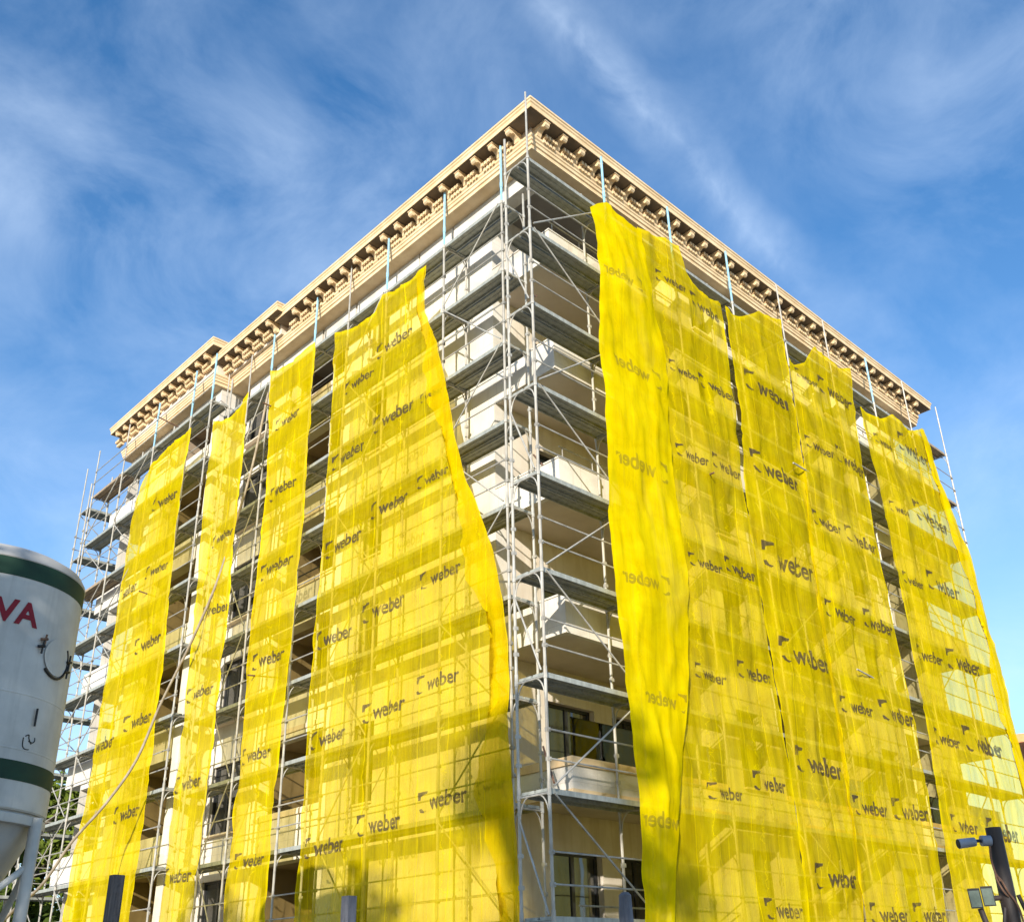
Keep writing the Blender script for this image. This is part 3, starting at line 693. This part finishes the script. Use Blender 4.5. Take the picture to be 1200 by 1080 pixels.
# ------------------------------------------------------------------ hose
HP = [(.45, 11.7, 18.0), (.33,11.56,17.53), (.1,11.57,15.35), (-.2,11.61,13.51), (-.45,11.83,11.73), (-.6,12.62,10.2), (-.8,13.62,8.62), (-1.1,13.96,7.17), (-1.5,14.5,6.11), (-2.2,14.53,5.11), (-3.0,13.82,4.01), (-4.0,12.72,3.23), (-5.2,10.9,2.2), (-6.3,8.6,.9), (-6.9,6.5,.08)]
def spline(P, n=6):
    P = [Vector(p) for p in P]; out = []
    for i in range(len(P)-1):
        a, b, c, d = P[max(0, i-1)], P[i], P[i+1], P[min(len(P)-1, i+2)]
        for k in range(n):
            t = k/n; out.append(.5*((2*b)+(-a+c)*t+(2*a-5*b+4*c-d)*t*t+(-a+3*b-3*c+d)*t**3))
    return out+[P[-1]]
tag(MB().tube(spline(HP), .036, 10).build('hose', MAT['hose'], None, True), 'long dusty hose hanging from the upper left scaffold down toward the silo', 'hose')

# ------------------------------------------------------------------ silo
SX, SY, SR = -8.45, 2.3, 1.2
S = tag(empty('mortar_silo', (SX, SY, 0)), 'white cylindrical silo with green bands and red VA letters at the left edge', 'silo')
def spart(m, name, mat, parent=None, smooth=True):
    o = m.build(name, mat, parent or S); 
    if smooth: smooth_angle(o, 35)
    return o
spart(MB().lathe([(SR-.02,3.64),(SR,3.66),(SR,6.72)], n=96), 'barrel', MAT['silo'])
spart(MB().lathe([(SR,6.72),(SR+.012,6.74),(SR+.005,6.78),(SR-.05,6.87),(SR-.2,6.96),(SR-.5,7.06),(.3,7.14),(.25,7.2),(0,7.21)], n=96), 'dome', MAT['silograss'])
spart(MB().lathe([(SR+.001,6.49),(SR+.005,6.49),(SR+.005,6.73),(SR+.001,6.73)], n=96), 'green_band', MAT['green'])
spart(MB().lathe([(SR+.001,3.98),(SR+.005,3.98),(SR+.005,4.21),(SR+.001,4.21)], n=96), 'green_band', MAT['green'])
spart(MB().lathe([(SR-.1,3.50),(SR-.005,3.50),(SR+.0,3.53),(SR+.0,3.60),(SR-.05,3.63),(SR-.05,3.66),(SR-.02,3.68)], n=96), 'rim', MAT['silo'])
spart(MB().lathe([(SR-.09,3.52),(.28,1.75),(.28,1.45),(0,1.45)], n=72), 'hopper_cone', MAT['silograss'])
spart(MB().lathe([(.12,1.5),(.12,.9),(.2,.88),(.2,.7),(0,.7)], n=24), 'outlet', MAT['green'])
for ax, ay in ((.86,-.86),(.86,.86),(-.86,.86),(-.86,-.86)):
    m = MB().tube([(ax,ay,0),(ax,ay,3.6)], .075, 16); m.box((ax-.16,ay-.16,0),(ax+.16,ay+.16,.02)); spart(m, 'leg', MAT['cam'] if False else MAT['silo'])
for (a, b) in (((.86,-.86),(-.86,-.86)),((.86,-.86),(.86,.86)),((-.86,.86),(-.86,-.86)),((.86,.86),(-.86,.86))):
    m = MB().tube([(a[0],a[1],3.05),(b[0],b[1],1.5)], .042, 10).tube([(b[0],b[1],2.2),(a[0],a[1],.8)], .035, 10); spart(m, 'strut', MAT['silo'])
def onbarrel(a, z, lift=.006): return ((SR+lift)*cos(a), (SR+lift)*sin(a), z)
def letter(ch, a0, a1, z0, h, shear=.0):
    cu = bpy.data.curves.new('ltr', 'FONT'); cu.body = ch; cu.size = 1; cu.offset = .03; cu.resolution_u = 3
    o = bpy.data.objects.new('ltr', cu); col.objects.link(o); bpy.context.view_layer.update()
    me = bpy.data.meshes.new_from_object(o.evaluated_get(bpy.context.evaluated_depsgraph_get())); bpy.data.objects.remove(o)
    bm = bmesh.new(); bm.from_mesh(me); bmesh.ops.triangulate(bm, faces=bm.faces)
    for _ in range(3):
        es = [e for e in bm.edges if e.calc_length() > .12]
        if es: bmesh.ops.subdivide_edges(bm, edges=es, cuts=1); bmesh.ops.triangulate(bm, faces=bm.faces)
    xs = [v.co.x for v in bm.verts]; ys = [v.co.y for v in bm.verts]; x0, x1, y0, y1 = min(xs), max(xs), min(ys), max(ys)
    for v in bm.verts:
        u = (v.co.x-x0)/(x1-x0); t = (v.co.y-y0)/(y1-y0)
        v.co = Vector(onbarrel(a0+(a1-a0)*u, z0+h*t))
    bm.to_mesh(me); bm.free(); me.materials.clear(); me.materials.append(MAT['red'])
    link('letter', me, S)
letter('V', -1.75, -1.50, 5.87, .31); letter('A', -1.53, -1.27, 5.87, .31)
for zz in (5.02, 4.35): spart(MB().lathe([(SR-.001,zz-.014),(SR+.004,zz-.007),(SR+.004,zz+.007),(SR-.001,zz+.014)], n=96), 'weld_seam', MAT['silo'])
spart(MB().tube([onbarrel(-1.9, z_, .002) for z_ in (4.3, 6.4)], .006, 6), 'weld_seam', MAT['silo'])
# round inspection hatch with hinges, clamp and a black arc drawn as its shadow
hm, hz, hr = -.93, 5.60, .27
m = MB(); ring = []
for q in range(49):
    t = 2*pi*q/48; ring.append(onbarrel(hm+hr/SR*cos(t)*1.0, hz+hr*sin(t), .012))
m.tube(ring[30:] + ring[1:6], .016, 8); spart(m, 'hatch_shadow_arc', MAT['black'])
m = MB(); c0 = onbarrel(hm, hz, .03); pts = [onbarrel(hm+(hr-.03)/SR*cos(2*pi*q/40), hz+(hr-.03)*sin(2*pi*q/40), .02) for q in range(40)]
m.add([c0]+pts, [(0, 1+q, 1+(q+1) % 40) for q in range(40)]); spart(m, 'hatch_lid', MAT['silo'])
for da, dz, l in ((-.255, .06, .09), (-.235, .16, .07), (.235, .02, .1), (.22, -.12, .08)):
    m = MB().tube([onbarrel(hm+da-.05, hz+dz-.01, .03), onbarrel(hm+da+.02, hz+dz+.01, .05)], .018, 8).tube([onbarrel(hm+da, hz+dz-l, .035), onbarrel(hm+da+.01, hz+dz+l, .035)], .013, 8); spart(m, 'clamp', MAT['rust'] if dz == .16 else MAT['black'])
m = MB().tube([onbarrel(-1.10, 4.66, .03), onbarrel(-1.10, 4.88, .03)], .014, 8); spart(m, 'grab_handle', MAT['black'])
m = MB()
for pts in ([(-1.19,4.50),(-1.185,4.40),(-1.15,4.365),(-1.10,4.37)], [(-1.12,4.47),(-1.07,4.46),(-1.04,4.49),(-1.045,4.53)], [(-1.17,4.52),(-1.13,4.545),(-1.12,4.50),(-1.08,4.44)]):
    m.tube(spline([onbarrel(a, z, .003) for a, z in pts]), .007, 5)
spart(m, 'scuff_marks', MAT['black'])

# ------------------------------------------------------------------ lamp post and fence posts in the foreground
PX, PY = -4.6425, -8.881
P = tag(empty('lamp_post', (PX, PY, 0)), 'dark round post with a small camera on top and twin floodlights at the lower right', 'lamp post')
rt = Vector((.722, -.692, 0)); fw = Vector((.692, .722, 0)); upv = Vector((0,0,1))
smooth_angle(MB().tube([(0,0,0),(0,0,1.2),(0,0,2.53)], .062, 20, r1=.052).build('shaft', MAT['pole'], P))
m = MB(); c = rt*-.085+upv*2.44-fw*.03; m.tube([c+rt*.035, c-rt*.03], .036, 16); smooth_angle(m.build('camera_mount', MAT['cam'], P))
m = MB(); m.tube([c-rt*.03, c-rt*.085+upv*.0], .011, 8); smooth_angle(m.build('camera_arm', MAT['dark'], P))
cam_b = MB(); a0 = c-rt*.075-upv*.005; ax = (-rt*.99-upv*.1).normalized(); cam_b.tube([a0, a0+ax*.03, a0+ax*.11, a0+ax*.118], .03, 16, r1=.034); cb = cam_b.build('camera', MAT['cam'], P); smooth_angle(cb)
MB().tube([a0+ax*.117, a0+ax*.123], .03, 16).build('lens', MAT['black'], cb)
for k, off in enumerate((-.245, -.155)):
    cc = rt*off+upv*(2.065+.012*k)-fw*.05; tl = .14+.06*k
    ex = (rt*cos(tl*.6)-fw*.45).normalized()*.038; ez = (upv*cos(.18)-rt*.12-fw*.18).normalized()*.062; ey = ex.cross(ez).normalized()*.02
    f = MB().obox(cc, ex, ey, ez).build('floodlight', MAT['dark'], P)
    s = -1 if ey.dot(fw) > 0 else 1
    MB().obox(cc+ey*1.02*s, ex*.86, ey*.08, ez*.86).build('lamp_face', MAT['lampglass'], f)
    for q in range(5): MB().obox(cc-ey*1.25*s+ex*(-.8+.4*q), ex*.06, ey*.3, ez*.8).build('cooling_fin', MAT['dark'], f)
m = MB(); m.tube([rt*-.02+upv*2.07, rt*-.17+upv*2.06-fw*.01], .018, 10); m.tube([rt*-.21+upv*2.0-fw*.02, rt*-.15+upv*1.75, rt*-.02+upv*1.6], .02, 10); smooth_angle(m.build('lamp_bracket', MAT['pole'], P))
m = MB(); m.tube([rt*-.12+upv*1.75-fw*.05, rt*-.055+upv*2.0-fw*.05], .014, 8); m.tube([rt*.13+upv*1.8-fw*.05, rt*.05+upv*2.08-fw*.055], .014, 8); m.build('brace', MAT['pole'], P)
m = MB(); m.tube(spline([rt*-.07+upv*2.40-fw*.05, rt*-.085+upv*2.32-fw*.06, rt*-.075+upv*2.22-fw*.06, rt*-.045+upv*2.17-fw*.062, rt*-.02+upv*2.1-fw*.065, rt*.03+upv*2.0-fw*.065, rt*.05+upv*1.8-fw*.06]), .007, 7)
m.tube(spline([rt*-.055+upv*2.17-fw*.06, rt*-.075+upv*2.22-fw*.06, rt*-.08+upv*2.18-fw*.07, rt*-.05+upv*2.1-fw*.07, rt*-.02+upv*2.07-fw*.06]), .006, 7); m.build('cable', MAT['rust'], P)

def post(loc, w, h, top, mat, label):
    m = MB(); n = 10; vs = []; rings = 9
    for j in range(rings):
        z = h*j/(rings-1); 
        for k in range(n):
            a = 2*pi*k/n; rr = w/2*(1 if top == 'flat' else 1)*(1+.05*noise.noise(Vector((cos(a)*2, sin(a)*2, z*1.5+loc[0]))))
            sq = 1/max(abs(cos(a+pi/4)), abs(sin(a+pi/4)))*.86
            ox = rr*cos(a)*sq; oy = rr*sin(a)*sq
            if j == rings-1 and top == 'round': ox *= .8; oy *= .8
            vs.append((ox, oy, z))
    fs = [(j*n+k, j*n+(k+1) % n, (j+1)*n+(k+1) % n, (j+1)*n+k) for j in range(rings-1) for k in range(n)]
    if top == 'round':
        vs += [(vs[(rings-1)*n+k][0]*.55, vs[(rings-1)*n+k][1]*.55, h+w*.18) for k in range(n)]
        fs += [((rings-1)*n+k, (rings-1)*n+(k+1) % n, rings*n+(k+1) % n, rings*n+k) for k in range(n)]; fs.append(tuple(rings*n+k for k in range(n)))
    else: fs.append(tuple((rings-1)*n+k for k in range(n)))
    m.add(vs, fs); o = m.build('fence_post', MAT[mat], None, False, loc); o.rotation_euler.z = pi/4+.1
    tag(o, label, 'post', 'weathered posts in the foreground'); return o
post((-9.75,-6.27,0), .082, 2.18, 'flat', 'wood', 'dark weathered flat-topped post in front of the far left net')
post((-8.1,-6.05,0), .105, 2.15, 'flat', 'woodgrey', 'blue grey post in front of the widest net')
post((-6.76,-7.26,0), .105, 2.12, 'round', 'woodgrey', 'grey round-topped post in front of the glazed ground floor corner')

# ------------------------------------------------------------------ trees
def tree(x, y, h, r, seed, label, n=2600, leaf=.16, mat='leaf', crown0=.3, group=None):
    g = random.Random(seed); T = tag(empty('leafy_tree', (x, y, 0)), label, 'tree', group)
    m = MB(); top = Vector((g.uniform(-.3,.3), g.uniform(-.3,.3), h*.8)); tr = h*.02+.06
    m.tube(spline([(0,0,0), (g.uniform(-.1,.1), g.uniform(-.1,.1), h*.3), top*.75, top], 4), tr, 9, r1=tr*.25)
    cl = []
    for i in range(26):
        t = g.uniform(crown0, 1.0); a = g.uniform(0, 2*pi); rad = r*(sin(pi*min(.98, (t-crown0*.8)/(1.08-crown0*.8)))**.7)*g.uniform(.35, 1)
        c = Vector((rad*cos(a), rad*sin(a), h*t*.96)); cl.append((c, r*g.uniform(.22, .42)))
        b = Vector((0,0,h*max(.2, t-.22))); m.tube([b, b.lerp(c, .55)+Vector((0,0,.1*r)), c], tr*.38, 6, r1=tr*.1)
    smooth_angle(m.build('trunk', MAT['bark'], T))
    f = MB()
    for i in range(n):
        c, cr = g.choice(cl); d = Vector((g.gauss(0,1), g.gauss(0,1), g.gauss(0,.8))); d.normalize(); p = c+d*cr*g.uniform(.45, 1.08)
        s = leaf*g.uniform(.6, 1.35); nrm = (d+Vector((g.uniform(-.9,.9), g.uniform(-.9,.9), g.uniform(-.3,.9)))).normalized()
        a = nrm.orthogonal().normalized(); a = (Matrix.Rotation(g.uniform(0, 6.3), 3, nrm) @ a); b = nrm.cross(a)
        f.add([p-a*s, p+b*s*.45+nrm*s*.1, p+a*s, p-b*s*.45+nrm*s*.1], [(0,1,2,3)])
    f.build('crown', MAT[mat], T); return T
BG = 'trees behind the far left scaffold'
tree(2.3, 31.8, 10.6, 2.9, 3, 'bushy green tree behind the far left scaffold, tallest beside the silo', 9000, .2, 'leaf', .12, BG)
tree(5.4, 32.5, 9.6, 2.8, 4, 'dark green tree behind the lower balconies at the far left', 8000, .2, 'leafdark', .12, BG)
tree(-.3, 30.6, 8.2, 2.4, 5, 'light green tree behind the silo leg at the far left', 8000, .19, 'leaf', .08, BG)
tree(1.4, 28.6, 5.4, 1.9, 6, 'low dark bushy tree behind the lowest left scaffold bays', 6000, .17, 'leafdark', .05, BG)
SH = 'trees across the street that cast the shade'
tree(-20.6, -6.6, 11.6, 3.6, 21, 'broad leafy tree across the street, out of view, casting shade on the silo', 5200, .26, 'leaf', .2, SH)
tree(-25.5, -16.5, 16.9, 2.7, 22, 'tall leafy tree across the street, out of view, casting shade on the lower nets', 3000, .27, 'leafdark', .2, SH)
tree(-20.6, -3.4, 12.8, 1.7, 24, 'slim leafy tree across the street, out of view, casting shade on the narrow nets', 2200, .22, 'leaf', .2, SH)
tree(-18.5, -17.0, 10.4, 2.6, 23, 'leafy tree across the street, out of view, casting shade on the front corner', 3000, .24, 'leaf', .2, SH)

# ------------------------------------------------------------------ neighbour beyond the right end
NB = tag(empty('neighbour_house', (45.8, 5.6, 0)), 'pale house with an orange roof edge just beyond the far right scaffold', 'house')
m = MB(); wall_holes(m, 'y', 0, .3, -1.8, 12, 0, 12.6, [(-.9+3*i, .5+3*i, 1.2+3*j, 2.7+3*j) for i in range(4) for j in range(4)]); wall_holes(m, 'x', -1.8, .3, .3, 9, 0, 12.6, [(1.5+3*i, 2.9+3*i, 1.2+3*j, 2.7+3*j) for i in range(2) for j in range(4)]); m.build('wall', MAT['pale'], NB)
for i in range(4):
    for j in range(4):
        w = MB().box((-.9+3*i, .16, 1.2+3*j), (.5+3*i, .2, 2.7+3*j)).build('window', MAT['glass'], NB)
        MB().box((-.26+3*i, .10, 1.2+3*j), (-.16+3*i, .155, 2.7+3*j)).build('frame', MAT['pale'], w)
MB().box((-3.0, -.9, 12.75), (12.8, 10, 13.2)).box((-2.4, -.5, 12.6), (12.4, 9.6, 12.745)).build('roof', MAT['orange'], NB)

NB.rotation_euler.z = radians(-71.6)
# ------------------------------------------------------------------ sun, sky, camera
SUN = Vector((-1.5, -1.0, .56)).normalized()
el = math.asin(SUN.z); azr = atan2(SUN.x, SUN.y)
sd = bpy.data.lights.new('sun', 'SUN'); sd.energy = 4.6; sd.angle = radians(.6); sd.color = (1, .93, .82)
so = bpy.data.objects.new('sun', sd); col.objects.link(so); so.rotation_euler = SUN.to_track_quat('Z', 'Y').to_euler(); so.location = (-30, -20, 30)
w = bpy.data.worlds.new('World'); sc.world = w; w.use_nodes = True
nt = w.node_tree; L = nt.links; bg = nt.nodes['Background']
sky = nt.nodes.new('ShaderNodeTexSky'); sky.sky_type = 'NISHITA'; sky.sun_disc = False; sky.sun_elevation = el; sky.sun_rotation = azr % (2*pi)
sky.air_density = 1.0; sky.dust_density = .3; sky.ozone_density = 3.0
hs = N(nt, 'ShaderNodeHueSaturation', Hue=.501, Saturation=1.22, Value=1.32); L.new(sky.outputs[0], hs.inputs['Color'])
tc = nt.nodes.new('ShaderNodeTexCoord'); sx = nt.nodes.new('ShaderNodeSeparateXYZ'); L.new(tc.outputs['Generated'], sx.inputs[0])
def mth(op, x, y=None, z=None):
    q = nt.nodes.new('ShaderNodeMath'); q.operation = op
    for i, v in enumerate((x, y, z)):
        if v is None: continue
        if isinstance(v, (int, float)): q.inputs[i].default_value = v
        else: L.new(v, q.inputs[i])
    return q.outputs[0]
def cn(scale, sc_, det, dist, loc=(0,0,0), rot=(0,0,0)):
    mp = nt.nodes.new('ShaderNodeMapping'); mp.inputs['Scale'].default_value = sc_; mp.inputs['Location'].default_value = loc; mp.inputs['Rotation'].default_value = rot
    L.new(tc.outputs['Generated'], mp.inputs[0]); n = N(nt, 'ShaderNodeTexNoise', Scale=scale, Detail=det, Roughness=.6, Distortion=dist); L.new(mp.outputs[0], n.inputs['Vector']); return n.outputs[0]
big = ramp(nt, cn(2.4, (1,1,1.3), 3, .3, (.3,.8,.1)), [(.36, (0,0,0)), (.66, (1,1,1))]).outputs[0]
wisp = ramp(nt, cn(5.5, (1,1,1.5), 9, .55, (1.7,.2,.4), (.3,.2,.6)), [(.36, (0,0,0)), (.72, (1,1,1))]).outputs[0]
fac = mth('MULTIPLY', mth('ADD', mth('MULTIPLY', big, .7), .3), wisp)
# one old vapour trail, drifting and broken, right of the roof corner
def dot(v):
    d = nt.nodes.new('ShaderNodeVectorMath'); d.operation = 'DOT_PRODUCT'; L.new(tc.outputs['Generated'], d.inputs[0]); d.inputs[1].default_value = v; return d.outputs['Value']
wob = mth('MULTIPLY', mth('SUBTRACT', cn(7, (1,1,1), 4, .2), .5), .05)
across = mth('ABSOLUTE', mth('ADD', dot((-0.1189, 0.9079, -0.402)), wob))
trail = ramp(nt, across, [(0, (1,1,1)), (.010, (.6,.6,.6)), (.030, (0,0,0))]).outputs[0]
along = ramp(nt, dot((0.5936, 0.3895, 0.7042)), [(.975, (0,0,0)), (.992, (1,1,1))]).outputs[0]
tn = ramp(nt, cn(16, (1,1,1), 8, .4), [(.3, (.15,.15,.15)), (.65, (1,1,1))]).outputs[0]
trail = mth('MULTIPLY', mth('MULTIPLY', trail, along), mth('MULTIPLY', tn, .30))
# haze gets whiter low in the sky
low = ramp(nt, sx.outputs[2], [(.0, (1,1,1)), (.55, (.1,.1,.1)), (.8, (0,0,0))]).outputs[0]
fac = mth('MINIMUM', mth('ADD', mth('ADD', mth('MULTIPLY', fac, .40), trail), mth('MULTIPLY', low, .36)), .9)
mx = nt.nodes.new('ShaderNodeMix'); mx.data_type = 'RGBA'; L.new(fac, mx.inputs[0]); L.new(hs.outputs[0], mx.inputs[6]); mx.inputs[7].default_value = (5.2, 6.3, 7.8, 1)
L.new(mx.outputs[2], bg.inputs[0]); bg.inputs[1].default_value = .12

M3 = Matrix(((0.7220628498856048, -0.6914602523884048, -0.022537972003755333), (-0.2737278793311124, -0.3154581886446185, 0.9086028721580998), (-0.635372559127297, -0.6498991080037115, -0.4170525872405178)))
cd = bpy.data.cameras.new('camera'); co = bpy.data.objects.new('camera', cd); col.objects.link(co); sc.camera = co
mw = M3.transposed().to_4x4(); mw.translation = (-12.0909, -11.8001, 1.6); co.matrix_world = mw
cd.sensor_fit = 'HORIZONTAL'; cd.sensor_width = 36; cd.lens = 1167.1605/1200*36
cd.shift_x = (600-608.1507)/1200; cd.shift_y = (617.6508-540)/1200; cd.clip_start = .05; cd.clip_end = 3000
sc.view_settings.view_transform = 'Standard'; sc.view_settings.look = 'None'; sc.view_settings.gamma = 1; sc.view_settings.exposure = 0.62
sc.render.engine = 'CYCLES'; cy = sc.cycles
cy.transparent_max_bounces = 10; cy.max_bounces = 6; cy.diffuse_bounces = 3; cy.glossy_bounces = 3; cy.transmission_bounces = 4
cy.use_denoising = True; cy.caustics_reflective = False; cy.caustics_refractive = False
